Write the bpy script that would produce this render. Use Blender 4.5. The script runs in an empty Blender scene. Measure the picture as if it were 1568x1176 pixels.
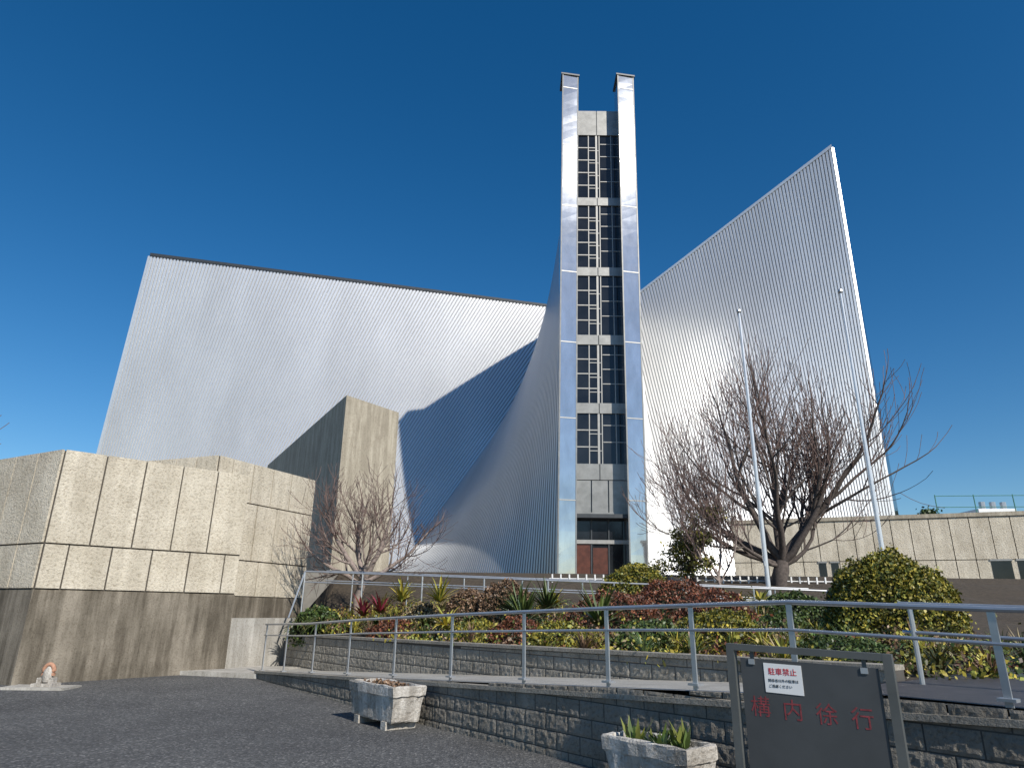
import bpy, math, random
from mathutils import Vector, Matrix, noise
random.seed(7)
scene=bpy.context.scene
R=random.random
def U(a,b): return a+(b-a)*R()

# ---------------------------------------------------------------- materials
def newmat(name):
    m=bpy.data.materials.new(name); m.use_nodes=True
    nt=m.node_tree; b=nt.nodes['Principled BSDF']
    return m,nt,b
def ramp(nt,fac,stops):
    r=nt.nodes.new('ShaderNodeValToRGB')
    while len(r.color_ramp.elements)<len(stops): r.color_ramp.elements.new(.5)
    for e,(p,c) in zip(r.color_ramp.elements,stops):
        e.position=p; e.color=(c[0],c[1],c[2],1)
    nt.links.new(fac,r.inputs['Fac']); return r.outputs['Color']
def texnoise(nt,scale,detail=6,rough=.6,vec=None,mapscale=None):
    tc=nt.nodes.new('ShaderNodeTexCoord'); v=tc.outputs['Object']
    if mapscale:
        mp=nt.nodes.new('ShaderNodeMapping'); mp.inputs['Scale'].default_value=mapscale
        nt.links.new(v,mp.inputs['Vector']); v=mp.outputs['Vector']
    n=nt.nodes.new('ShaderNodeTexNoise'); n.inputs['Scale'].default_value=scale
    n.inputs['Detail'].default_value=detail; n.inputs['Roughness'].default_value=rough
    nt.links.new(v,n.inputs['Vector']); return n.outputs['Fac']
def voro(nt,scale):
    tc=nt.nodes.new('ShaderNodeTexCoord'); n=nt.nodes.new('ShaderNodeTexVoronoi'); n.inputs['Scale'].default_value=scale
    nt.links.new(tc.outputs['Object'],n.inputs['Vector']); return n
def mix(nt,a,b,fac,mode='MULTIPLY'):
    m=nt.nodes.new('ShaderNodeMix'); m.data_type='RGBA'; m.blend_type=mode
    if isinstance(fac,(int,float)): m.inputs['Factor'].default_value=fac
    else: nt.links.new(fac,m.inputs['Factor'])
    for s,v in ((6,a),(7,b)):
        if isinstance(v,tuple): m.inputs[s].default_value=(v[0],v[1],v[2],1)
        else: nt.links.new(v,m.inputs[s])
    return m.outputs[2]
def bump(nt,b,h,strength,dist=.02):
    bp=nt.nodes.new('ShaderNodeBump'); bp.inputs['Strength'].default_value=strength
    bp.inputs['Distance'].default_value=dist
    nt.links.new(h,bp.inputs['Height']); nt.links.new(bp.outputs['Normal'],b.inputs['Normal'])
def simple(name,col,rough=.6,metal=0,var=.15,scale=3,bmp=0):
    m,nt,b=newmat(name)
    n=texnoise(nt,scale)
    lo=tuple(c*(1-var) for c in col); hi=tuple(min(1,c*(1+var)) for c in col)
    nt.links.new(ramp(nt,n,[(.3,lo),(.7,hi)]),b.inputs['Base Color'])
    b.inputs['Roughness'].default_value=rough; b.inputs['Metallic'].default_value=metal
    if bmp: bump(nt,b,texnoise(nt,scale*8),bmp)
    return m
def concrete(name,lo,hi,fine=60,bs=.5,bd=.01,streak=.5,dark=(.35,.33,.3)):
    m,nt,b=newmat(name)
    c=ramp(nt,texnoise(nt,1.3,8,.65),[(.3,lo),(.7,hi)])
    g=ramp(nt,texnoise(nt,fine,3,.7),[(.32,(.55,.52,.48)),(.5,(1,1,1)),(.7,(1.0,1.0,1.0))])
    c=mix(nt,c,g,.75)
    s=ramp(nt,texnoise(nt,1,6,.65,mapscale=(3.5,3.5,.35)),[(.42,dark),(.62,(1,1,1))])
    c=mix(nt,c,s,streak)
    nt.links.new(c,b.inputs['Base Color']); b.inputs['Roughness'].default_value=.9
    bump(nt,b,texnoise(nt,fine,4,.7),bs,bd)
    return m
M={}
M['panel']=concrete('aggregate_panel',(.54,.475,.37),(.72,.65,.53),fine=18,bs=1.0,bd=.035,streak=.25)
M['board']=concrete('stained_concrete',(.17,.145,.11),(.31,.27,.215),fine=30,bs=.5,bd=.01,streak=.85)
M['conc']=concrete('smooth_concrete',(.41,.36,.28),(.52,.465,.37),fine=18,bs=.4,bd=.01,streak=.5)
M['conclight']=concrete('light_concrete',(.4,.38,.34),(.58,.55,.5),fine=30,bs=.4,bd=.01,streak=.5)
M['joint']=simple('dark_joint',(.07,.06,.05),.9)
M['block']=concrete('split_block',(.2,.178,.148),(.33,.3,.255),fine=26,bs=1,bd=.02,streak=.35,dark=(.5,.48,.44))
M['blocklight']=concrete('split_block_pale',(.27,.245,.205),(.42,.385,.33),fine=26,bs=1,bd=.02,streak=.35,dark=(.5,.48,.44))
M['mortar']=simple('mortar',(.08,.073,.065),.95)
M['ramp']=concrete('ramp_concrete',(.33,.315,.285),(.44,.425,.39),fine=40,bs=.3,bd=.01,streak=.2)
M['planter']=concrete('old_planter_stone',(.5,.455,.4),(.78,.75,.7),fine=20,bs=1,bd=.03,streak=.7)
M['soil']=simple('soil',(.06,.045,.03),.95,var=.4,scale=8,bmp=.6)
M['galv']=simple('galvanised_steel',(.5,.51,.52),.38,.7,.1,6)
M['polemetal']=simple('pole_metal',(.7,.71,.72),.35,.5,.06,4)
M['trim']=simple('dark_trim',(.05,.055,.06),.5,.3)
M['frame']=simple('window_frame',(.34,.33,.31),.45,.4,.1,4)
M['band']=simple('spandrel_panel',(.27,.265,.25),.4,.5,.18,2)
M['wood']=simple('door_wood',(.09,.03,.018),.35,0,.35,3)
M['white']=simple('white_paint',(.75,.75,.74),.5,0,.05)
M['signgray']=simple('sign_board_gray',(.065,.068,.07),.45,.1,.15,3)
M['signframe']=simple('sign_frame_gray',(.11,.115,.11),.5,.3,.15,5)
M['red']=simple('faded_red_paint',(.22,.04,.045),.6,0,.5,25)
M['redbright']=simple('red_print',(.6,.02,.02),.6)
M['terra']=simple('terracotta',(.42,.22,.14),.8,0,.3,12)
M['deck']=simple('dark_deck',(.06,.055,.055),.55,0,.25,5,.2)
M['greenpost']=simple('green_paint',(.06,.2,.17),.5)
m,nt,b=newmat('dark_glass'); 
nt.links.new(ramp(nt,texnoise(nt,.5),[(.3,(.006,.007,.009)),(.7,(.02,.022,.026))]),b.inputs['Base Color'])
b.inputs['Roughness'].default_value=.08; M['glass']=m
# stainless cladding
def steel(name,col,metal,rough,an=0,var=.07,scl=(.15,.15,.05)):
    m,nt,b=newmat(name)
    n=texnoise(nt,1,4,.6,mapscale=scl)
    lo=tuple(c*(1-var) for c in col); hi=tuple(min(1,c*(1+var)) for c in col)
    nt.links.new(ramp(nt,n,[(.3,lo),(.7,hi)]),b.inputs['Base Color'])
    b.inputs['Metallic'].default_value=metal
    r=nt.nodes.new('ShaderNodeMapRange'); r.inputs[3].default_value=rough*.85; r.inputs[4].default_value=rough*1.2
    nt.links.new(texnoise(nt,3),r.inputs[0]); nt.links.new(r.outputs[0],b.inputs['Roughness'])
    return m
M['clad']=steel('ribbed_steel_cladding',(.77,.765,.755),.58,.37,var=.09)
M['cladgroove']=steel('cladding_groove',(.27,.27,.28),.4,.45)  # groove colour darkened to deepen the shade between the ribs
M['cladshade']=steel('shaded_steel_cladding',(.46,.465,.475),.75,.33,var=.12)  # same cladding, colour darkened to paint in the front-left wall's grazing shade
M['fin']=steel('steel_fin_panels',(.5,.515,.535),.78,.055,var=.16,scl=(1,1,.4))
# asphalt
m,nt,b=newmat('asphalt')
c=ramp(nt,texnoise(nt,.45,7,.65),[(.3,(.068,.068,.069)),(.7,(.12,.12,.119))])
vv=voro(nt,42); 
g=ramp(nt,vv.outputs['Color'],[(.0,(.5,.5,.5)),(.45,(.9,.9,.9)),(.75,(1.3,1.28,1.25)),(.9,(2.6,2.5,2.4))])
c=mix(nt,c,g,1.0)
g2=ramp(nt,texnoise(nt,14,5,.8),[(.3,(.55,.55,.55)),(.6,(1.2,1.2,1.2))])
c=mix(nt,c,g2,1.0)
nt.links.new(c,b.inputs['Base Color']); b.inputs['Roughness'].default_value=.9
bump(nt,b,vv.outputs['Distance'],1,.018); M['asphalt']=m
M['terrace']=simple('terrace_paving',(.25,.24,.22),.9)
# foliage
m,nt,b=newmat('foliage'); at=nt.nodes.new('ShaderNodeAttribute'); at.attribute_name='Col'
nt.links.new(at.outputs['Color'],b.inputs['Base Color']); b.inputs['Roughness'].default_value=.5
M['leaf']=m
M['bark']=simple('bark',(.1,.08,.07),.9,0,.4,12,.5)
M['twig']=simple('twig_bark',(.17,.115,.1),.85,0,.3,12)
M['barkpale']=simple('pale_bark',(.27,.215,.19),.9,0,.35,12,.5)
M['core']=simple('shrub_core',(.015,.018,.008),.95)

# ---------------------------------------------------------------- mesh builder
class MB:
    def __init__(s): s.v=[];s.f=[];s.m=[];s.c=[];s.mats=[]
    def mi(s,k):
        if k not in s.mats: s.mats.append(k)
        return s.mats.index(k)
    def face(s,pts,k,col=None):
        n=len(s.v); s.v+= [tuple(p) for p in pts]; s.f.append(tuple(range(n,n+len(pts))))
        s.m.append(s.mi(k)); s.c.append(col)
    def grid(s,rows,k,closed=False,kf=None):
        n=len(s.v); w=len(rows[0])
        for r in rows: s.v+=[tuple(p) for p in r]
        for i in range(len(rows)-1):
            for j in range(w if closed else w-1):
                j2=(j+1)%w
                s.f.append((n+i*w+j,n+i*w+j2,n+(i+1)*w+j2,n+(i+1)*w+j)); s.m.append(s.mi(kf(j) if kf else k)); s.c.append(None)
    def hexa(s,b4,t4,k):
        s.face(b4[::-1],k); s.face(t4,k)
        for i in range(4):
            j=(i+1)%4; s.face([b4[i],b4[j],t4[j],t4[i]],k)
    def prism(s,poly,z0,z1,k,top=None):
        z1f=z1 if callable(z1) else (lambda x,y:z1)
        z0f=z0 if callable(z0) else (lambda x,y:z0)
        n=len(poly)
        s.face([(x,y,z1f(x,y)) for x,y in poly],top or k)
        s.face([(x,y,z0f(x,y)) for x,y in poly][::-1],k)
        for i in range(n):
            a=poly[i];b=poly[(i+1)%n]
            s.face([(a[0],a[1],z0f(*a)),(b[0],b[1],z0f(*b)),(b[0],b[1],z1f(*b)),(a[0],a[1],z1f(*a))],k)
    def box(s,c,ax,ay,sx,sy,z0,z1,k):
        p=[(c[0]+ax[0]*i*sx/2+ay[0]*j*sy/2,c[1]+ax[1]*i*sx/2+ay[1]*j*sy/2) for i,j in((-1,-1),(1,-1),(1,1),(-1,1))]
        s.prism(p,z0,z1,k)
    def tube(s,pts,rad,k,sides=6,cap=True):
        pts=[Vector(p) for p in pts]
        if not isinstance(rad,(list,tuple)): rad=[rad]*len(pts)
        rows=[]
        up=Vector((0,0,1))
        for i,p in enumerate(pts):
            d=(pts[min(i+1,len(pts)-1)]-pts[max(i-1,0)]).normalized()
            a=d.cross(up)
            if a.length<.05: a=d.cross(Vector((0,1,0)))
            a.normalize(); b=d.cross(a)
            rows.append([p+(a*math.cos(2*math.pi*q/sides)+b*math.sin(2*math.pi*q/sides))*rad[i] for q in range(sides)])
        s.grid(rows,k,closed=True)
        if cap: s.face(rows[0],k); s.face(rows[-1][::-1],k)
    def obj(s,name,parent=None,smooth=False):
        me=bpy.data.meshes.new(name); me.from_pydata(s.v,[],s.f)
        for k in s.mats: me.materials.append(M[k])
        me.polygons.foreach_set('material_index',s.m)
        if any(c is not None for c in s.c):
            ca=me.color_attributes.new('Col','FLOAT_COLOR','CORNER')
            arr=[]
            for f,c in zip(s.f,s.c):
                c=c or (.05,.05,.05)
                arr+= [c[0],c[1],c[2],1]*len(f)
            ca.data.foreach_set('color',arr)
        if smooth: me.polygons.foreach_set('use_smooth',[True]*len(s.f))
        me.update()
        o=bpy.data.objects.new(name,me); scene.collection.objects.link(o)
        if parent: o.parent=parent
        return o
def empty(name):
    e=bpy.data.objects.new(name,None); scene.collection.objects.link(e); return e
def lerp(a,b,t): return a+(b-a)*t
def V3(*a): return Vector(a)

# ---------------------------------------------------------------- ground
def gz(x,y): return .02*max(0,min(y,24)-12)
mb=MB()
xs=[-1500,-200,-40,-25,-20,-15,-12,-10,-8,-6,-4,-2,0,2,4,6,8,12,20,40,200,1500]
ys=[-1500,-100,-20,-5,0,3,6,9,12,15,18,21,24,40,200,2500]
mb.grid([[(x,y,gz(x,y)) for x in xs] for y in ys],'asphalt')
mb.obj('asphalt_ground')

# wall line geometry
D=Vector((.623,-.782)); N=Vector((-.782,-.623))   # along, toward viewer
A0=Vector((-5.86,16.9)); LEN=15.1
def rampz(s): return min(.21+.79*s/ (LEN*.95),1.0)
def pt(s,d): # d>0 behind the wall
    p=A0+D*s-N*d; return p
def block_wall(name,d,s0,s1,z0f,z1f,kb,bh=.19,bl=.39,thick=.2,cap=None):
    mb=MB()
    p=[pt(s0,d),pt(s1,d),pt(s1,d+thick),pt(s0,d+thick)]
    sl=lambda x,y: (Vector((x,y))-A0).dot(D)
    mb.prism([tuple(q) for q in p],lambda x,y:z0f(sl(x,y))-.3,lambda x,y:z1f(sl(x,y))-.004,'mortar',top='ramp')
    k=0
    zmin=min(z0f(s0),z0f(s1))-.1; zmax=max(z1f(s0),z1f(s1))
    z=zmin
    while z<zmax:
        s=s0-(bl/2 if k%2 else 0)
        while s<s1:
            a=max(s,s0)+.006; b_=min(s+bl,s1)-.006
            if b_-a>.05:
                zta=min(z+bh-.012,z1f(a)); ztb=min(z+bh-.012,z1f(b_))
                if min(zta,ztb)-z>.03 and z+bh>z0f(a)-.02:
                    nx,nz=14,7; rows=[]
                    off=U(.0,.003)
                    for j in range(nz+1):
                        row=[]
                        for i in range(nx+1):
                            fx=i/nx; fz=j/nz
                            ss=lerp(a,b_,fx); zz=lerp(z,lerp(zta,ztb,fx),fz)
                            e=(i in(0,nx) or j in(0,nz))
                            out= .003 if e else .008+off+.010*noise.noise(Vector((ss*14,zz*16,d*5+k)))+U(-.0025,.0025)
                            q=A0+D*ss-N*d+N*out
                            row.append((q.x,q.y,zz))
                        rows.append(row)
                    mb.grid(rows,kb)
            s+=bl
        z+=bh;k+=1
    if cap:
        p=[pt(s0-.02,d-.035),pt(s1,d-.035),pt(s1,d+thick+.03),pt(s0-.02,d+thick+.03)]
        mb.prism([tuple(q) for q in p],lambda x,y:z1f(sl(x,y)),lambda x,y:z1f(sl(x,y))+.05,cap)
    return mb.obj(name)
block_wall('lower_block_retaining_wall',0,0,17.5,lambda s:0 if s>6 else .06,rampz,'block',cap='blocklight')
block_wall('upper_block_retaining_wall',1.6,-2.4,13.6,lambda s:rampz(s)-.05 if s>0 else .12,lambda s:.93+.012*max(0,s),'blocklight',cap='blocklight')
mb=MB()
rows=[[ (pt(s,d).x,pt(s,d).y,(rampz(s) if s>0 else lerp(.14,.21,(s+4)/4)) -.012) for s in [-4,-2,0,2,4,6,8,10,12,14,15]] for d in (.12,1.62)]
mb.grid(rows,'ramp')
mb.obj('ramp_path')
mb=MB()
rows=[[ (pt(s,d).x,pt(s,d).y,1.0) for s in (13.65,14,24)] for d in (.15,6)]
mb.grid(rows,'deck'); 
mb.obj('upper_landing_pavement')
mb=MB()
mb.prism([(-8.0,17.4),(-5.8,16.8),(-5.4,19),(-7,19.2)],0,lambda x,y:.2,'conclight')
mb.obj('concrete_slab_pavement')

# planting-bed terrain
def Yf(x): return max(19.0-1.255*(x+6.1)+.9, 7.3)
def hz(x,y):
    a=Yf(x); v=max(0,min(1,(y-a)/(26-a))); return .93+2.07*v*v + (.12*noise.noise(Vector((x*.7,y*.7,0))) if 0<v<1 else 0)
mb=MB()
rows=[]
cols=[-6.3+.6*i for i in range(100)]
for j in range(22):
    row=[]
    for x in cols:
        y=lerp(Yf(x),26,j/21); row.append((x,y,hz(x,y)))
    rows.append(row)
mb.grid(rows,'soil'); mb.face([(-6.3,Yf(-6.3),0),(-6.3,26,0),(-6.3,26,3),(-6.3,Yf(-6.3),.93)],'soil')
mb.obj('planting_bed_soil')
mb=MB(); mb.prism([(-90,26),(90,26),(90,160),(-90,160)],0.3,3.0,'terrace'); mb.obj('terrace_ground')

# ---------------------------------------------------------------- concrete walls
def panels(mb,P,Q,rows,n,proud=.05,gap=.035,k='panel',inset=0,offs=None):
    P=Vector(P);Q=Vector(Q); d=(Q-P); L=d.length; d.normalize(); nn=Vector((d.y,-d.x))
    for ri,(z0,z1) in enumerate(rows):
        m_=n; o=(offs[ri] if offs else 0)*L/n
        edges=[0]+[max(.1,min(L-.0,o+L*(i+1)/n)) for i in range(n-1)]+[L]
        if offs and offs[ri]>0: edges=[0,o]+[o+L*(i+1)/n for i in range(n-1)]+[L]
        for a,b_ in zip(edges[:-1],edges[1:]):
            a+=gap/2; b_-=gap/2
            if b_-a<.06: continue
            pr=proud+U(-.006,.006)
            q=[P+d*a,P+d*b_]
            o4=[q[0]+nn*pr,q[1]+nn*pr,q[1]-nn*.0+nn*.003,q[0]+nn*.003]
            mb.prism([tuple(t) for t in o4],z0+gap/2,z1-gap/2,k)
root=empty('concrete_boundary_wall')
mb=MB(); fp=[(-10.24,15.1),(-7.05,18.07),(-9.5,22),(-20,25),(-22,21.2)]
mb.prism(fp,-.2,1.96,'board'); mb.obj('stained_base',root)
mb=MB(); fp2=[(-10.24,15.12),(-7.07,18.07),(-9.5,21.98),(-19.9,24.9),(-21.9,21.2)]
mb.prism(fp2,1.963,5.0,'joint','conc'); mb.obj('upper_core',root)
mb=MB()
panels(mb,fp2[0],fp2[1],[(1.97,2.93),(2.93,5.04)],5,offs=[.55,0])
panels(mb,fp2[4],fp2[0],[(1.97,2.93),(2.93,5.04)],14)
mb.obj('aggregate_panels',root)
root=empty('concrete_stair_wall')
mb=MB(); fp=[(-8.4,19),(-6.7,22.8),(-9,26),(-14,26),(-12,20.3)]
mb.prism(fp,-.1,5.78,'joint','conc'); mb.obj('core',root)
mb=MB(); panels(mb,fp[0],fp[1],[(.1,1.95)],1,k='board',gap=.01); panels(mb,fp[0],fp[1],[(1.95,2.95),(2.95,4.6),(4.6,5.8)],5,offs=[.4,0,.6])
panels(mb,fp[4],fp[0],[(1.95,3.0),(3.0,5.8)],5)
mb.prism([(-7.2,18.0),(-6.05,20.4),(-6.6,20.7),(-7.8,18.3)],0,1.38,'conclight')
mb.obj('panels',root)
mb=MB(); mb.prism([(-7.7,29.8),(-5.7,32.6),(-8,40),(-13.5,47),(-16.9,46)],1.5,11.1,'conc')
mb.obj('concrete_stair_tower')
# right low wall
root=empty('concrete_low_building')
mb=MB(); P=(12.5,38.5);Q=(34,30.3)
mb.prism([P,Q,(36,34.3),(14,42.5)],2.5,6.6,'joint','conc'); mb.obj('core',root)
mb=MB(); panels(mb,P,Q,[(2.9,4.35),(4.35,6.45)],26,gap=.04)
mb.obj('panels',root)
mb=MB(); d=(Vector(Q)-Vector(P)).normalized(); nn=Vector((d.y,-d.x))
c=[Vector(P)+nn*.12-d*.1,Vector(Q)+nn*.12,Vector(Q)-nn*.4,Vector(P)-nn*.4]
mb.prism([tuple(t) for t in c],6.46,6.66,'conc'); mb.obj('coping',root)
mb=MB()
for s,w in ((4.3,.35),(4.9,.35),(12.1,.85),(13.2,.3)):
    q=[Vector(P)+d*s+nn*.06,Vector(P)+d*(s+w)+nn*.06,Vector(P)+d*(s+w)+nn*.075,Vector(P)+d*s+nn*.075]
    mb.prism([tuple(t) for t in q][::-1],3.1,4.28,'glass')
    mb.prism([tuple(t) for t in (q[0]-d*.05,q[1]+d*.05,q[2]+d*.05+nn*.02,q[3]-d*.05+nn*.02)][::-1],4.28,4.36,'frame')
mb.obj('slot_windows',root)

# ---------------------------------------------------------------- cathedral
cath=empty('cathedral')
def hypar(name,t0,t1,b0,b1,n,flip=False,rows=28,amp=.1,mat='clad'):
    t0,t1,b0,b1=map(Vector,(t0,t1,b0,b1)); mb=MB()
    prof=[(0,0),(.24,0),(.32,1),(.92,1)]
    us=[]
    for i in range(n):
        for f,h in prof: us.append(((i+f)/n,h))
    us.append((1,0))
    rws=[]
    for j in range(rows+1):
        v=j/rows; row=[]
        for u,h in us:
            top=t0.lerp(t1,u);bot=b0.lerp(b1,u); p=top.lerp(bot,v)
            du=(t1-t0).lerp(b1-b0,v); dv=bot-top
            nn=du.cross(dv).normalized()
            if nn.y>0: nn=-nn
            if flip: nn=-nn
            row.append(p+nn*amp*h)
        rws.append(row)
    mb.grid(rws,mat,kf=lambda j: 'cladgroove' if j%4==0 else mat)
    return mb.obj(name,cath)
CL=V3(8.7,75,36.6);CR=V3(12.6,75,36.6)
TL=V3(4.3,45.3,43.1);TR=V3(9.7,45.3,43.1)
L=V3(-44.5,73,42.4);LB=V3(-46.3,73,3)
VL=V3(-11.3,62,3)
RT=V3(34,60,49.2);RB=V3(33.8,60,3)
VR=V3(15.0,59,3)
FL=V3(3.15,45.3,3);FR=V3(8.7,45.3,3)
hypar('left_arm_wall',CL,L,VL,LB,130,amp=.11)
hypar('front_arm_left_wall',TL,CL,FL,VL,80,mat='cladshade')
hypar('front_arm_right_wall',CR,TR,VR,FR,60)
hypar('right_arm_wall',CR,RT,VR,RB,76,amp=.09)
# back side
Lb=V3(-44.5,76.5,42.4);LBb=V3(-46.3,79,3);VLb=V3(-10,91,3)
Rb=V3(36,63,49.2);RBb=V3(38,66,3);VRb=V3(24,89,3)
CLb=V3(8.7,78,36.6);CRb=V3(12.6,78,36.6)
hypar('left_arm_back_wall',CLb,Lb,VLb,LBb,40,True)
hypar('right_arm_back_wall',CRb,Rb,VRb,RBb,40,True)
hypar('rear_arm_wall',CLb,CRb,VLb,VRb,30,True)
mb=MB()
dz=V3(0,0,-4.5)
for a,b_,c,d_ in ((CL,L,Lb,CLb),(CR,RT,Rb,CRb),(TL+dz,TR+dz,CR+V3(0,0,-.5),CL+V3(0,0,-.5)),(CL,CR,CRb,CLb)): mb.face([a,b_,c,d_],'clad')
mb.face([L,LB,LBb,Lb],'glass'); mb.face([RT,RB,RBb,Rb],'glass')
mb.obj('roof_caps',cath)
mb=MB()
up=V3(0,0,.3)
for a,b_,k in ((CL,L,'trim'),(CR,RT,'clad')):
    o=V3(0,-.2,0); w=V3(0,.3,0)
    mb.hexa([a+o,b_+o,b_+w,a+w],[a+o+up*1.0,b_+o+up*1.3,b_+w+up*1.3,a+w+up],k)
for a,b_ in ((L,LB),(RT,RB)):
    sx=-.25 if a.x<0 else .25
    o=V3(0,-.14,0)
    mb.hexa([a+o,a+o+V3(sx,0,0),a+V3(sx,.5,0),a+V3(0,.5,0)],[b_+o,b_+o+V3(sx,0,0),b_+V3(sx,.5,0),b_+V3(0,.5,0)],'clad')
mb.obj('edge_trim',cath)
# fins
ZT=43.5
def Yq(z): return 44.0
def xl(z,a,b_): return lerp(a,b_,(z-3)/(ZT-3))
def fin(name,ob,ib,ot,it):
    mb=MB(); n=56
    zs=[3+(ZT-3)*i/n for i in range(n+1)]
    tw=.25
    def front(z,f):
        return V3(xl(z,lerp(ob,ib,f),lerp(ot,it,f)),Yq(z)+tw*f+.010*noise.noise(V3(z*.7,f*2,ob)),z)
    rows=[]
    for z in zs:
        l=front(z,0);r=front(z,1)
        bk=1.9
        rows.append([l+V3(0,bk,0),l,r,r+V3(0,bk,0)])
    mb.grid(rows,'fin',closed=True)
    t=rows[-1]
    ex=V3(.12,0,0)
    mb.hexa([t[1]-ex+V3(0,-.1,.0),t[2]+ex+V3(0,-.1,.0),t[3]+ex,t[0]-ex],[p+V3(0,0,.14) for p in (t[1]-ex+V3(0,-.1,.0),t[2]+ex+V3(0,-.1,.0),t[3]+ex,t[0]-ex)],'trim')
    z=8.6
    while z<ZT-1:
        l=front(z,0)+V3(-.01,-.022,0); r=front(z,1)+V3(.01,-.022,0)
        mb.face([l,r,r+V3(0,0,.07),l+V3(0,0,.07)],'frame')
        z+=5.6
    for f,sg in ((0,-1),(1,1)):
        rr=[[front(z,f)+V3(-.03 if sg<0 else -.06,-.035,0),front(z,f)+V3(.06 if sg<0 else .03,-.035,0),front(z,f)+V3(.06 if sg<0 else .03,.05,0),front(z,f)+V3(-.03 if sg<0 else -.06,.05,0)] for z in zs]
        mb.grid(rr,'band',closed=True)
    mb.obj(name,cath)
fin('left_fin',3.0,4.2,3.88,5.15)
fin('right_fin',7.6,8.8,8.38,9.7)
def sp(f,z,dy=0): return V3(lerp(xl(z,4.15,5.1),xl(z,7.65,8.43),f),Yq(z)+1.35+dy,z)
def sbox(mb,f0,f1,z0,z1,proud,k,back=.1):
    b4=[sp(f0,z0,-proud),sp(f1,z0,-proud),sp(f1,z0,back),sp(f0,z0,back)]
    t4=[sp(f0,z1,-proud),sp(f1,z1,-proud),sp(f1,z1,back),sp(f0,z1,back)]
    mb.hexa(b4,t4,k)
mb=MB(); mb.grid([[sp(0,z),sp(1,z)] for z in [3+i*(38.5-3)/16 for i in range(17)]],'glass'); mb.obj('glazing',cath)
mb=MB()
bands=[(38.5,40.9),(31.85,32.55),(25.7,26.4),(20.1,20.85),(14.9,15.65),(10.2,11.3)]
for a,b_ in bands:
    sbox(mb,0,.49,a,b_,.12,'band'); sbox(mb,.51,1,a,b_,.12,'band')
    sbox(mb,.49,.51,a+.02,b_-.02,.08,'trim')
for i in range(3):
    sbox(mb,i/3+.012,(i+1)/3-.012,8.0,10.15,.09,'band')
sbox(mb,0,1,7.8,8.0,.16,'band')
mb.obj('spandrel_bands',cath)
mb=MB()
bays=[(32.55,38.5),(26.4,31.85),(20.85,25.7),(15.65,20.1),(11.3,14.9)]
for a,b_ in bays:
    for f in (.3,.49,.56,.84):
        w=.022 if f==.49 else .01
        sbox(mb,f-w,f+w,a,b_,.07,'frame')
    n=max(3,round((b_-a)/1.15))
    for i in range(1,n):
        z=a+(b_-a)*i/n
        sbox(mb,.0,.47,z-.04,z+.04,.05,'frame')
        z2=z+.35
        if z2<b_-.1: sbox(mb,.58,1,z2-.03,z2+.03,.04,'frame')
        sbox(mb,.31,.55,z-.3,z-.24,.045,'frame')
mb.obj('mullions',cath)
mb=MB()
for f in (.02,.33,.66,.98): sbox(mb,f-.012,f+.012,3,7.55,.1,'trim')
sbox(mb,0,1,5.95,6.2,.14,'frame'); sbox(mb,.033,.317,3,5.95,.04,'wood'); sbox(mb,.36,.64,3.0,5.7,.03,'wood')
mb.obj('entrance_doors',cath)
mb=MB()
sbox(mb,-.02,1.02,7.55,7.8,.9,'trim')
mb.obj('entrance_canopy',cath)

# ---------------------------------------------------------------- railings
prof=[(0,1.27),(2.5,1.33),(5,1.45),(8,1.56),(11.1,1.66),(13.4,1.72),(15.1,1.66),(17.4,1.62)]
def rz(s):
    for (a,za),(b_,zb_) in zip(prof[:-1],prof[1:]):
        if s<=b_: return lerp(za,zb_,(s-a)/(b_-a))
    return prof[-1][1]
mb=MB()
ss=[0,2.5,5,8,11.1,13.4,15.1,17.4]
for off,r in ((0,.022),(.24,.015)):
    mb.tube([(pt(s,.1).x,pt(s,.1).y,rz(s)-off) for s in ss],r,'galv',8)
for s in (.1,1.4,2.9,4.5,6.2,7.9,9.6,11.1,12.3,13.4,15.0,16.6):
    p=pt(s,.1); dd=.026
    q=[p+D*dd+N*.009,p-D*dd+N*.009,p-D*dd-N*.009,p+D*dd-N*.009]
    b4=[(t.x,t.y,rampz(s)+.0) for t in q]; t4=[(t.x,t.y,rz(s)-.02) for t in q]
    mb.hexa(b4,t4,'galv')
    q=[p+D*.06+N*.05,p-D*.06+N*.05,p-D*.06-N*.05,p+D*.06-N*.05]
    mb.prism([tuple(t) for t in q],rampz(s)+.04,rampz(s)+.062,'galv')
mb.obj('ramp_handrail')
mb=MB()
for off,r in ((0,.022),(.26,.016)):
    mb.tube([(pt(s,1.45).x,pt(s,1.45).y,rz(s)-off+.02) for s in (13.8,15.1,17.4,21)],r,'galv',8)
s=13.9
while s<20:
    p=pt(s,1.45); mb.tube([(p.x,p.y,1.0),(p.x,p.y,rz(s))],.024,'galv',8); s+=1.3
mb.obj('landing_handrail')
mb=MB(); a=V3(-5.7,19.4,2.62); b_=V3(7.7,17,2.18); 
for off in (0,.28):
    pts=[a.lerp(b_,i/6)-V3(0,0,off) for i in range(7)]
    pts.append(V3(7.9,16.2,1.95-off)); pts.append(V3(7.6,14.5,1.75-off)) 
    mb.tube(pts,.026 if off==0 else .018,'galv',8)
for i in range(9):
    p=a.lerp(b_,i/8); mb.tube([(p.x,p.y,p.z-1.1),(p.x,p.y,p.z)],.024,'galv',8)
mb.tube([V3(-5.7,19.4,2.62),V3(-5.9,19.0,1.4)],.024,'galv',8)
a2=a+V3(.2,1.5,.1); b2=b_+V3(.2,1.5,.1)
for off in (0,.28): mb.tube([a2-V3(0,0,off),b2-V3(0,0,off)],.022,'galv',8)
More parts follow.
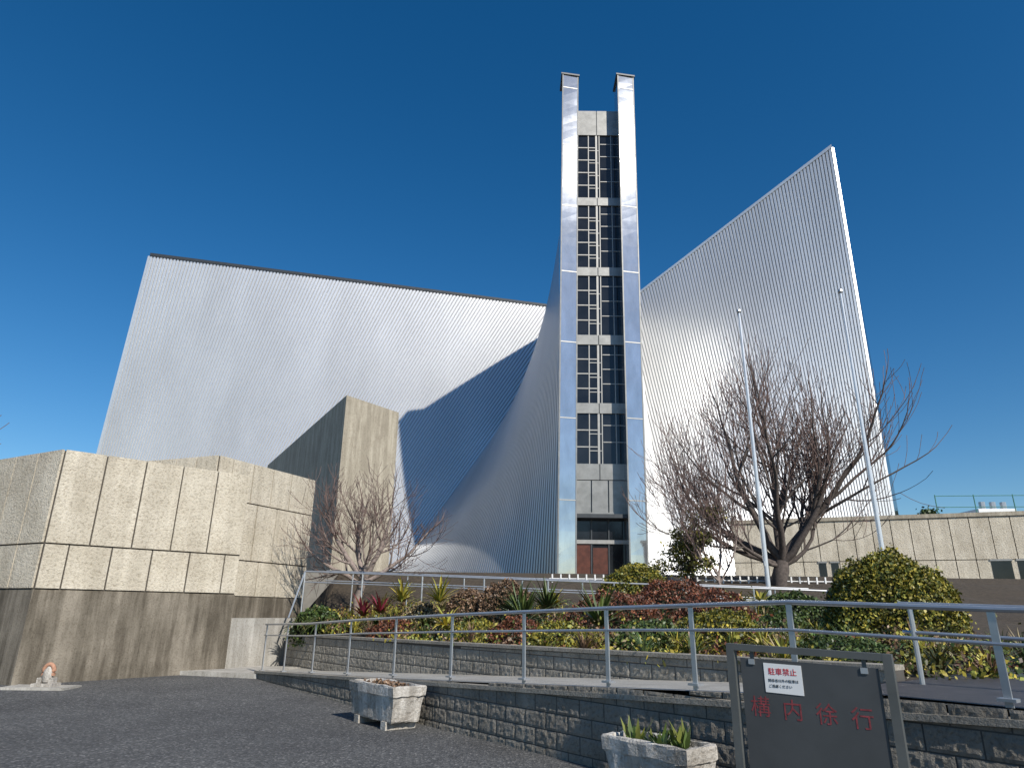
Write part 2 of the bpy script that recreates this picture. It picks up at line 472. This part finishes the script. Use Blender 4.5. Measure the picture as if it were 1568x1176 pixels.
for i in range(8):
    p=a2.lerp(b2,(i+.5)/8); mb.tube([(p.x,p.y,p.z-1.1),(p.x,p.y,p.z)],.022,'galv',8)
mb.obj('upper_ramp_railing')
mb=MB()
for i in range(34):
    x=1.5+i*.3; y=24.5
    mb.box((x,y),(1,0),(0,1),.05,.03,2.2,2.9,'white')
mb.tube([(1.4,24.53,2.75),(11.8,24.53,2.75)],.02,'white',6); mb.tube([(1.4,24.53,2.4),(11.8,24.53,2.4)],.02,'white',6)
mb.obj('white_picket_fence')

# ---------------------------------------------------------------- flagpoles
def flagpole(x,y,zb,zt):
    mb=MB(); n=10
    mb.tube([(x,y,lerp(zb,zt,i/n)) for i in range(n+1)],[lerp(.07,.035,i/n) for i in range(n+1)],'polemetal',12)
    mb.tube([(x,y,zb),(x,y,zb+.12)],.16,'conclight',12)
    mb.tube([(x,y,zt),(x,y,zt+.04),(x,y,zt+.1),(x,y,zt+.14)],[.05,.08,.07,.02],'galv',10)
    mb.tube([(x-.09,y-.05,zb+1.2),(x-.05,y-.02,zt-.1)],.005,'white',4)
    mb.tube([(x-.07,y-.09,zb+1.15),(x-.07,y-.09,zb+1.3)],.03,'galv',6)
    return mb.obj('flagpole')
flagpole(7.4,20,hz(7.4,20)-.1,10.95)
flagpole(9.75,18,hz(9.75,18)-.1,10.7)

# ---------------------------------------------------------------- trees
def tree(name,base,limbs,maxd,lenf,seed,minr=.007,trunk=None,up=.35,bark='bark'):
    random.seed(seed); mb=MB()
    def grow(p,d,ln,r,depth):
        n=5 if depth<2 else 4
        pts=[p.copy()];rad=[r]; dd=d.copy(); q=p.copy()
        ends=.55 if depth<maxd else .3
        kids=[]
        for i in range(n):
            dd=(dd+V3(U(-1,1),U(-1,1),U(-.6,1))*(.24 if depth<3 else .16)+V3(0,0,up*.25)).normalized()
            q=q+dd*ln/n; pts.append(q.copy()); rad.append(lerp(r,r*ends,(i+1)/n))
            if depth<maxd and i>=1: kids.append((q.copy(),dd.copy(),rad[-1]))
        mb.tube(pts,[max(minr,x) for x in rad],bark if r>.03 else 'twig',7 if r>.05 else (5 if r>.015 else 3),cap=False)
        if depth<maxd:
            for q_,d_,r_ in kids:
                for _ in range(1 if R()<.6 else 2):
                    ax=Vector((U(-1,1),U(-1,1),U(-1,1))).cross(d_).normalized()
                    nd=(Matrix.Rotation(math.radians(U(25,65)),3,ax)@d_); nd.z+=up*U(.2,1.2); nd.normalize()
                    grow(q_,nd,ln*U(.5,.85)*lenf,r_*U(.4,.62),depth+1)
            grow(q,dd,ln*.7*lenf,rad[-1]*.9,depth+1)
    base=Vector(base)
    tp=[base+Vector(t[:3]) for t in trunk]; mb.tube(tp,[t[3] for t in trunk],bark,10)
    for (t,dx,dy,dz,ln,r) in limbs:
        p=tp[-1].lerp(tp[-2],t)
        grow(p,Vector((dx,dy,dz)).normalized(),ln,r,1)
    return mb.obj(name,smooth=True)
tree('bare_cherry_tree',(9.3,24,1.9),[
 (0,-.9,-.2,.8,3.1,.16),(0,.2,.2,1.1,3.5,.17),(.1,.8,0,.85,3.3,.16),(.3,.6,-.6,.75,2.9,.13),(.3,-.65,.6,.7,3.0,.13),(0,.4,.7,.95,3.0,.13),(.2,-.35,-.7,1.0,2.9,.13),(.45,1.0,.3,.45,2.6,.11),(.5,-1.1,.1,.4,2.7,.11),(.6,1.1,-.3,.2,2.4,.08),(.6,-1.1,-.3,.15,2.2,.08)],
 4,1.0,5,minr=.009,trunk=[(0,0,-.4,.38),(0,0,.3,.3),(-.05,0,.8,.27),(.1,0,1.2,.26),(.15,0,1.5,.22)],up=.42)
tree('bare_pruned_tree',(-4.45,21,1.0),[
 (0,-1,-.1,.75,1.45,.1),(0,.95,0,.75,1.5,.1),(0,-.1,.4,1.1,1.4,.095),(.3,-.9,.4,.5,1.35,.08),(.2,.9,-.4,.5,1.5,.08),(.1,.3,-.4,1,1.3,.08)],
 4,.95,11,minr=.006,trunk=[(0,0,-.3,.2),(0,0,.3,.15),(-.1,0,.9,.14),(.05,0,1.5,.13)],up=.24,bark='barkpale')
tree('bare_sapling',(6.8,22.5,1.8),[(0,-.5,0,1,1.8,.05),(0,.4,.2,1,1.8,.05),(.4,.7,-.2,.8,1.5,.04),(.3,-.8,-.2,.8,1.5,.04)],
 4,.9,3,trunk=[(0,0,-.3,.1),(0,0,.4,.08),(-.05,0,1.0,.07)],up=.4,bark='barkpale')

# ---------------------------------------------------------------- foliage
def leafquad(mb,p,s,col,asp=1.6,up=.3):
    a=Vector((U(-1,1),U(-1,1),U(-1,1)+up)).normalized()
    b_=a.cross(Vector((U(-1,1),U(-1,1),U(-1,1)))).normalized()
    a*=s*asp/2; b_*=s/2
    mb.face([p-a,p+b_*1.0,p+a,p-b_*1.0],'leaf',col)
def pick(pal):
    c=random.choice(pal); k=U(.65,1.35); return (c[0]*k,c[1]*k,c[2]*k)
def shrub(name,c,rx,ry,rz_,n,size,pal,lump=.14):
    mb=MB(); c=Vector(c); sd=U(0,50)
    rows=[]
    for i in range(7):
        th=math.pi*.5*i/6
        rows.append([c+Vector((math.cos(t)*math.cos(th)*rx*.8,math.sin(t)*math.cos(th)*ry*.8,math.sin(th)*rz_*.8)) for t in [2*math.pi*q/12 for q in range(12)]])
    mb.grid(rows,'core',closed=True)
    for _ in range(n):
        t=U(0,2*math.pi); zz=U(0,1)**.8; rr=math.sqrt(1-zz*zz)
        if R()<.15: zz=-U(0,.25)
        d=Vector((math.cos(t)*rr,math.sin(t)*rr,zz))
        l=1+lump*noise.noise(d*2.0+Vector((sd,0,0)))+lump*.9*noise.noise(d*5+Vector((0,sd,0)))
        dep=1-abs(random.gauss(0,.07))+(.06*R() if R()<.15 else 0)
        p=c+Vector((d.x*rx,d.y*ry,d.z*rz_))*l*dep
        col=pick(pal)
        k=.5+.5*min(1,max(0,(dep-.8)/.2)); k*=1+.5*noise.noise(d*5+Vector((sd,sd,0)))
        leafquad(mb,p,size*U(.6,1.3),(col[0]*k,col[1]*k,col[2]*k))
    return mb.obj(name)
def spiky(c,n,ln,pal,w=.05,droop=.5,name=None):
    mb=MB(); c=Vector(c)
    for _ in range(n):
        t=U(0,2*math.pi); e=U(.3,1.3); L_=ln*U(.6,1.1); col=pick(pal)
        d=Vector((math.cos(t)*math.cos(e),math.sin(t)*math.cos(e),math.sin(e))); sd=Vector((-math.sin(t),math.cos(t),0))
        ps=[]
        for i in range(5):
            f=i/4; ps.append((c+d*L_*f+V3(0,0,-droop*L_*f*f),w*(1-f)**.6*.5+.002))
        for (a,wa),(b_,wb) in zip(ps[:-1],ps[1:]):
            mb.face([a-sd*wa,a+sd*wa,b_+sd*wb,b_-sd*wb],'leaf',col)
    return mb.obj(name)
random.seed(21)
GOLD=[(.26,.22,.03),(.19,.18,.025),(.11,.12,.02),(.32,.26,.04),(.06,.08,.015)]
GREEN=[(.05,.085,.02),(.07,.11,.028),(.035,.06,.017),(.1,.13,.03)]
OLIVE=[(.09,.09,.025),(.06,.065,.02),(.13,.11,.035)]
RUST=[(.2,.065,.035),(.14,.05,.03),(.26,.1,.05),(.08,.045,.025)]
BROWN=[(.2,.12,.07),(.14,.085,.05),(.25,.16,.1)]
TAN=[(.32,.24,.12),(.24,.17,.09),(.4,.32,.18),(.14,.1,.05)]
YEL=[(.45,.35,.05),(.33,.3,.05),(.2,.22,.04)]
def at(x,y,dz=-.05): return (x,y,hz(x,y)+dz)
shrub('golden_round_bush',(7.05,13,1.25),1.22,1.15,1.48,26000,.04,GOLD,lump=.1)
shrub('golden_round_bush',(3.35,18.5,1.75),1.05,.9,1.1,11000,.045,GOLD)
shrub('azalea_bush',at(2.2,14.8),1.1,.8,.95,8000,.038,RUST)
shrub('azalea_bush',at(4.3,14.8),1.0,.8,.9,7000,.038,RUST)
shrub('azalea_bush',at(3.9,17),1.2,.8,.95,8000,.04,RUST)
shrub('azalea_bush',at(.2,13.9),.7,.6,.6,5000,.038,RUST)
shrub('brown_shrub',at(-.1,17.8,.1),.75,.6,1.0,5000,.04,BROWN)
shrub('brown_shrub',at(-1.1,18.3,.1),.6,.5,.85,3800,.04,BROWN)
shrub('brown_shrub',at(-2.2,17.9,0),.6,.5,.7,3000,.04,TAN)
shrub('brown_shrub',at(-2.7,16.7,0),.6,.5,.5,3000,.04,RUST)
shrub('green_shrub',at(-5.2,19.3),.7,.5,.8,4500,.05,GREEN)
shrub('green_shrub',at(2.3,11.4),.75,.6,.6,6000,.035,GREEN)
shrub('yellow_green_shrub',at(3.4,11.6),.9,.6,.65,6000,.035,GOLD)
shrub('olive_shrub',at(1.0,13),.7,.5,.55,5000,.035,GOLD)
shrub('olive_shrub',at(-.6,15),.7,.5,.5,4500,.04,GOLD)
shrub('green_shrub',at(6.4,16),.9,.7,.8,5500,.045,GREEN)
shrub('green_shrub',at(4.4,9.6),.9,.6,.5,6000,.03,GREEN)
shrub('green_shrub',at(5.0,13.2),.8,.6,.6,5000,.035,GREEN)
mb=MB()
bx,by=6.1,23.2
mb.tube([(bx,by,1.6),(bx+.05,by,2.6),(bx-.05,by,3.6)],[.09,.07,.05],'bark',7)
for i in range(30):
    t=U(0,6.28); r=U(.1,1.15); c=Vector((bx+math.cos(t)*r,by+math.sin(t)*r*.8,U(2.9,5.0)))
    mb.tube([(bx,by,3.0),c],[.03,.012],'bark',4)
    for _ in range(150):
        d=Vector((random.gauss(0,1),random.gauss(0,1),random.gauss(0,.8)))*.17
        leafquad(mb,c+d,.07*U(.6,1.2),pick(OLIVE+GOLD[:3]))
mb.obj('small_evergreen_tree')
mb=MB()
PALS=[TAN,OLIVE,YEL,GOLD,BROWN,YEL,GREEN,TAN,RUST,GOLD]
for _ in range(600):
    x=U(-6,7.5); a=Yf(x)+.25
    y=U(a,min(22,a+8))
    pi=int((noise.noise(Vector((x*.9,y*.9,3)))*.9+.5)*10+U(-1.5,1.5))%10
    pal=PALS[pi]
    z=hz(x,y)
    c=Vector((x,y,z+.03)); r=U(.12,.36); hh=U(.4,1.3)
    if R()<.22:   # tuft of blades
        for _ in range(50):
            t=U(0,6.28); e=U(.7,1.5); l=U(.2,.55); col=pick(pal); w=.011
            dd=Vector((math.cos(t)*math.cos(e),math.sin(t)*math.cos(e),math.sin(e)))*l; sdv=Vector((-math.sin(t),math.cos(t),0))*w
            mid=c+dd*.6; tip=c+dd+Vector((dd.x,dd.y,-.12*l))*.6
            mb.face([c-sdv,c+sdv,mid+sdv,mid-sdv],'leaf',col); mb.face([mid-sdv,mid+sdv,tip],'leaf',col)
    else:
        for _ in range(90):
            d=Vector((random.gauss(0,1),random.gauss(0,1),abs(random.gauss(0,hh))))*r*.6
            leafquad(mb,c+d,U(.025,.06),pick(pal))
mb.obj('ground_cover_plants')
def fplants(name,lst,n,ln,pal,w,droop,dz=.05):
    for x,y in lst: spiky((x,y,hz(x,y)+dz),n,ln,pal,w,droop,name=name)
fplants('spiky_yucca_plant',[(.9,16.6),(1.7,13.4),(.3,15.0),(.2,17.0)],70,1.1,GREEN,.06,.25,.35)
fplants('strap_leaf_plant',[(5.2,12.2),(5.9,11.8),(6.0,10.6),(5.0,10.4),(6.6,10.4),(7.2,10.2)],50,.75,[(.15,.22,.06),(.1,.17,.05),(.3,.33,.15)],.05,.6)
fplants('variegated_plant',[(5.5,17),(6.2,17.4),(1.2,18.5),(-1.4,15.9)],40,.9,YEL,.08,.4,.25)
fplants('yellow_cycad',[(-2.9,19.0),(-1.7,17.2)],60,1.0,YEL,.06,.35,.75)
fplants('red_cordyline',[(-3.3,18.2),(-3.8,18.4)],34,.85,[(.3,.04,.05),(.2,.03,.05),(.12,.1,.03)],.08,.3,.45)
fplants('fern_plant',[(-4.3,18.3),(-4.9,18.5),(-2.0,16.9),(-5.6,19.0),(-3.2,17.3),(-.9,16)],70,.8,GREEN+OLIVE,.06,.7,.25)

# ---------------------------------------------------------------- planters
def planter(cx,cy,L_,W_,H_,plant):
    root=empty('stone_planter'); mb=MB(); z=gz(cx,cy)
    def ring(l,w,zz,n=9,rough=.008):
        pts=[]
        cs=[(-l/2,-w/2),(l/2,-w/2),(l/2,w/2),(-l/2,w/2)]
        for i in range(4):
            a=cs[i];b_=cs[(i+1)%4]
            for j in range(n):
                f=j/n; x=lerp(a[0],b_[0],f)+U(-rough,rough); y=lerp(a[1],b_[1],f)+U(-rough,rough)
                p=Vector((cx,cy))+D*x+(-N)*y
                pts.append((p.x,p.y,zz+U(-rough,rough)))
        return pts
    zb=z+.1
    rows=[ring(L_*.86,W_*.8,zb),ring(L_*.88,W_*.83,zb+.02),ring(L_*.92,W_*.88,zb+(H_-.1)*.45),ring(L_*.95,W_*.93,zb+(H_-.1)*.68),ring(L_*.99,W_*.98,zb+(H_-.1)*.72),ring(L_,W_,z+H_-.02),ring(L_*.98,W_*.97,z+H_),ring(L_*.9,W_*.78,z+H_),ring(L_*.88,W_*.74,z+H_-.08)]
    mb.grid(rows,'planter',closed=True); mb.face(rows[0][::-1],'planter')
    for sx in (-1,1):
        p=Vector((cx,cy))+D*sx*L_*.3
        mb.box((p.x,p.y),tuple(D),tuple(-N),.14,W_*.9,z,zb+.01,'planter')
    mb.obj('trough',root)
    mb=MB(); mb.face(rows[-1],'soil'); mb.obj('soil',root)
    return root,z+H_
root,zt=planter(-1.85,11.1,1.4,.55,.58,0)
mb=MB()
for _ in range(240):
    p=Vector((-1.85,11.1))+D*U(-.5,.5)-N*U(-.15,.15); leafquad(mb,Vector((p.x,p.y,zt-.04+U(0,.05))),.04,pick(BROWN))
mb.obj('dry_plants',root)
root,zt=planter(1.36,6.8,.98,.44,.53,0)
mb=MB()
for _ in range(16):
    p=Vector((1.36,6.8))+D*U(-.38,.38)-N*U(-.12,.12)
    c=Vector((p.x,p.y,zt-.08)); tall=U(.8,1.7)
    for k in range(6):
        t=U(0,6.28); e=U(.6,1.45); d=Vector((math.cos(t)*math.cos(e),math.sin(t)*math.cos(e),math.sin(e))); sdv=Vector((-math.sin(t),math.cos(t),0))
        l=U(.1,.2)*tall; w=.024; col=pick([(.12,.18,.04),(.2,.22,.05),(.08,.12,.03)])
        mb.face([c-sdv*w*.4,c+sdv*w*.4,c+d*l*.5+sdv*w,c+d*l,c+d*l*.5-sdv*w],'leaf',col)
mb.obj('succulents',root)

# ---------------------------------------------------------------- sign board
root=empty('notice_sign_board')
s1=Vector((1.49,4.9)); s2=Vector((2.285,4.3)); sd=(s2-s1); SW=sd.length; sd.normalize(); sn=Vector((sd.y,-sd.x))
if sn.y>0: sn=-sn
def SP(u,z,o=0): 
    p=s1+sd*u+sn*o; return Vector((p.x,p.y,z-.03*u))
def sgbox(mb,u0,u1,z0,z1,o0,o1,k):
    mb.hexa([SP(u0,z0,o1),SP(u1,z0,o1),SP(u1,z0,o0),SP(u0,z0,o0)],[SP(u0,z1,o1),SP(u1,z1,o1),SP(u1,z1,o0),SP(u0,z1,o0)],k)
mb=MB()
sgbox(mb,0,.05,0.02,1.42,-.03,.03,'signframe'); sgbox(mb,SW-.05,SW,0.03,1.42,-.03,.03,'signframe')
sgbox(mb,.05,SW-.05,1.38,1.42,-.029,.029,'signframe'); sgbox(mb,.05,SW-.05,.3,.34,-.029,.029,'signframe')
sgbox(mb,-.05,.11,0,.04,-.3,.3,'signframe'); sgbox(mb,SW-.11,SW+.05,0.03,.07,-.3,.3,'signframe')
mb.obj('frame',root)
mb=MB(); sgbox(mb,.085,SW-.085,.45,1.335,-.01,.012,'signgray')
for u in (.16,SW-.16): sgbox(mb,u-.012,u+.012,1.335,1.38,-.005,.005,'signframe'); sgbox(mb,u-.02,u+.02,1.30,1.333,.013,.02,'galv')
mb.obj('board',root)
mb=MB(); sgbox(mb,.235,.47,1.14,1.315,.0125,.016,'white'); mb.obj('paper_notice',root)
def text(s,u,z,size,k,name,off=.0175):
    cu=bpy.data.curves.new(name,'FONT'); cu.body=s; cu.size=size; cu.extrude=.0004
    o=bpy.data.objects.new(name,cu); scene.collection.objects.link(o)
    bpy.context.view_layer.update()
    me=bpy.data.meshes.new_from_object(o.evaluated_get(bpy.context.evaluated_depsgraph_get()))
    bpy.data.objects.remove(o)
    me.materials.clear(); me.materials.append(M[k])
    o=bpy.data.objects.new(name,me); scene.collection.objects.link(o)
    X=Vector((sd.x,sd.y,0)); Z=Vector((0,0,1)); Y=X.cross(Z)
    mat=Matrix(((X.x,Z.x,Y.x,0),(X.y,Z.y,Y.y,0),(X.z,Z.z,0,0),(0,0,0,1)))
    mat.translation=SP(u,z,off)
    o.matrix_world=mat; o.parent=root
    return o
text('駐車禁止',.262,1.25,.045,'redbright','notice_heading')
text('関係者以外の駐車は',.258,1.205,.021,'trim','notice_line')
text('ご遠慮ください',.258,1.172,.021,'trim','notice_line_second')
for i,ch in enumerate('構内徐行'): text(ch,.125+i*.2,1.0,.13,'red','sign_character',.0135)

# ornament at wall foot
root=empty('terracotta_garden_ornament')
ox,oy=-9.3,14.75; oz=gz(ox,oy)
mb=MB()
mb.box((ox-.1,oy),(1,0),(0,1),1.3,.6,oz-.05,oz+.04,'conclight')
mb.box((ox,oy),(1,0),(0,1),.42,.3,oz+.04,oz+.1,'planter')
for sx in (-.12,.12): mb.box((ox+sx,oy),(1,0),(0,1),.09,.14,oz+.1,oz+.2,'planter')
mb.obj('base',root)
mb=MB()
mb.tube([(ox+math.cos(t)*.11,oy,oz+.3+math.sin(t)*.15) for t in [math.pi*i/14-.4*(1-2*i/14) for i in range(15)]],[.04]*15,'terra',8)
mb.tube([(ox,oy,oz+.12),(ox,oy,oz+.24),(ox,oy,oz+.34),(ox,oy,oz+.41)],[.08,.1,.08,.03],'planter',10)
mb.obj('arch_figure',root,smooth=True)

# unseen post beside the viewer, added to cast a shadow on the wall
mb=MB(); lx,ly=3.95,3.5; lz=4.6
mb.tube([(lx,ly,0),(lx,ly,.4),(lx,ly,.42),(lx,ly,lz)],[.06,.06,.025,.02],'signframe',10)
mb.tube([(lx,ly,lz-.4),(lx,ly,lz-.3),(lx,ly,lz),(lx,ly,lz+.2),(lx,ly,lz+.3)],[.03,.07,.085,.06,.01],'white',14)
mb.obj('shadow_caster_post',smooth=True)

# ---------------------------------------------------------------- distance
mb=MB()
for i in range(26):
    x=38+i*3.2; y=60-i*.4
    mb.tube([(x,y,0),(x,y,12.0)],.05,'greenpost',5)
for z in (10.9,11.9): mb.tube([(38,60,z),(118,50,z)],.035,'greenpost',5)
mb.obj('tall_net_fence')
mb=MB(); mb.prism([(66,95),(71,94.5),(71,104),(66,105)],0,16.2,'white')
for i in range(3):
    x=66.9+i*1.5; mb.tube([(x,95.4,16.2),(x,95.4,17.2)],.4,'galv',8)
mb.obj('distant_building')
mb=MB()
for i in range(12):
    c=Vector((46.7+U(-1.0,1.0),76,U(10,12.9)));
    for _ in range(150): leafquad(mb,c+Vector((random.gauss(0,1),random.gauss(0,1),random.gauss(0,.7)))*.4,.25,pick(GREEN))
mb.tube([(46.7,76,0),(46.7,76,12)],[.5,.2],'bark',6)
mb.obj('distant_tree')
tree('distant_bare_tree',(-32,36,-.6),[(0,-1,0,.8,4,.15),(0,.6,0,1,4,.15),(0,0,.5,1,4,.15)],4,.9,8,minr=.02,trunk=[(0,0,0,.4),(0,0,3,.3),(0,0,4.5,.25)],up=.3)

# ---------------------------------------------------------------- light
el=math.radians(37); azd=32; az=math.radians(azd)
sx,sy,sz=math.sin(az)*math.cos(el),-math.cos(az)*math.cos(el),math.sin(el)
sl=bpy.data.lights.new('sun','SUN'); sl.energy=5.0; sl.angle=math.radians(.53); sl.color=(1,.95,.86)
so=bpy.data.objects.new('sun',sl); scene.collection.objects.link(so)
so.rotation_euler=Vector((-sx,-sy,-sz)).to_track_quat('-Z','Y').to_euler()
w=bpy.data.worlds.new('World'); scene.world=w; w.use_nodes=True; nt=w.node_tree
sky=nt.nodes.new('ShaderNodeTexSky'); sky.sky_type='NISHITA'; sky.sun_disc=False
sky.sun_elevation=el; sky.sun_rotation=math.radians(180-azd); sky.altitude=0; sky.air_density=1.0; sky.dust_density=.2; sky.ozone_density=3
hs=nt.nodes.new('ShaderNodeHueSaturation'); hs.inputs['Saturation'].default_value=1.36
nt.links.new(sky.outputs[0],hs.inputs['Color'])
nt.links.new(hs.outputs[0],nt.nodes['Background'].inputs[0]); nt.nodes['Background'].inputs[1].default_value=.108
scene.view_settings.view_transform='Standard'; scene.view_settings.look='None'; scene.view_settings.exposure=0

cam=bpy.data.cameras.new('camera'); co=bpy.data.objects.new('camera',cam); scene.collection.objects.link(co)
cam.sensor_width=36; cam.lens=23.58; cam.clip_end=5000; cam.clip_start=.05
co.matrix_world=Matrix.Translation((0,0,1.6))@Matrix.Rotation(math.radians(90+18.8),4,'X')@Matrix.Rotation(math.radians(.68),4,'Z')
scene.camera=co
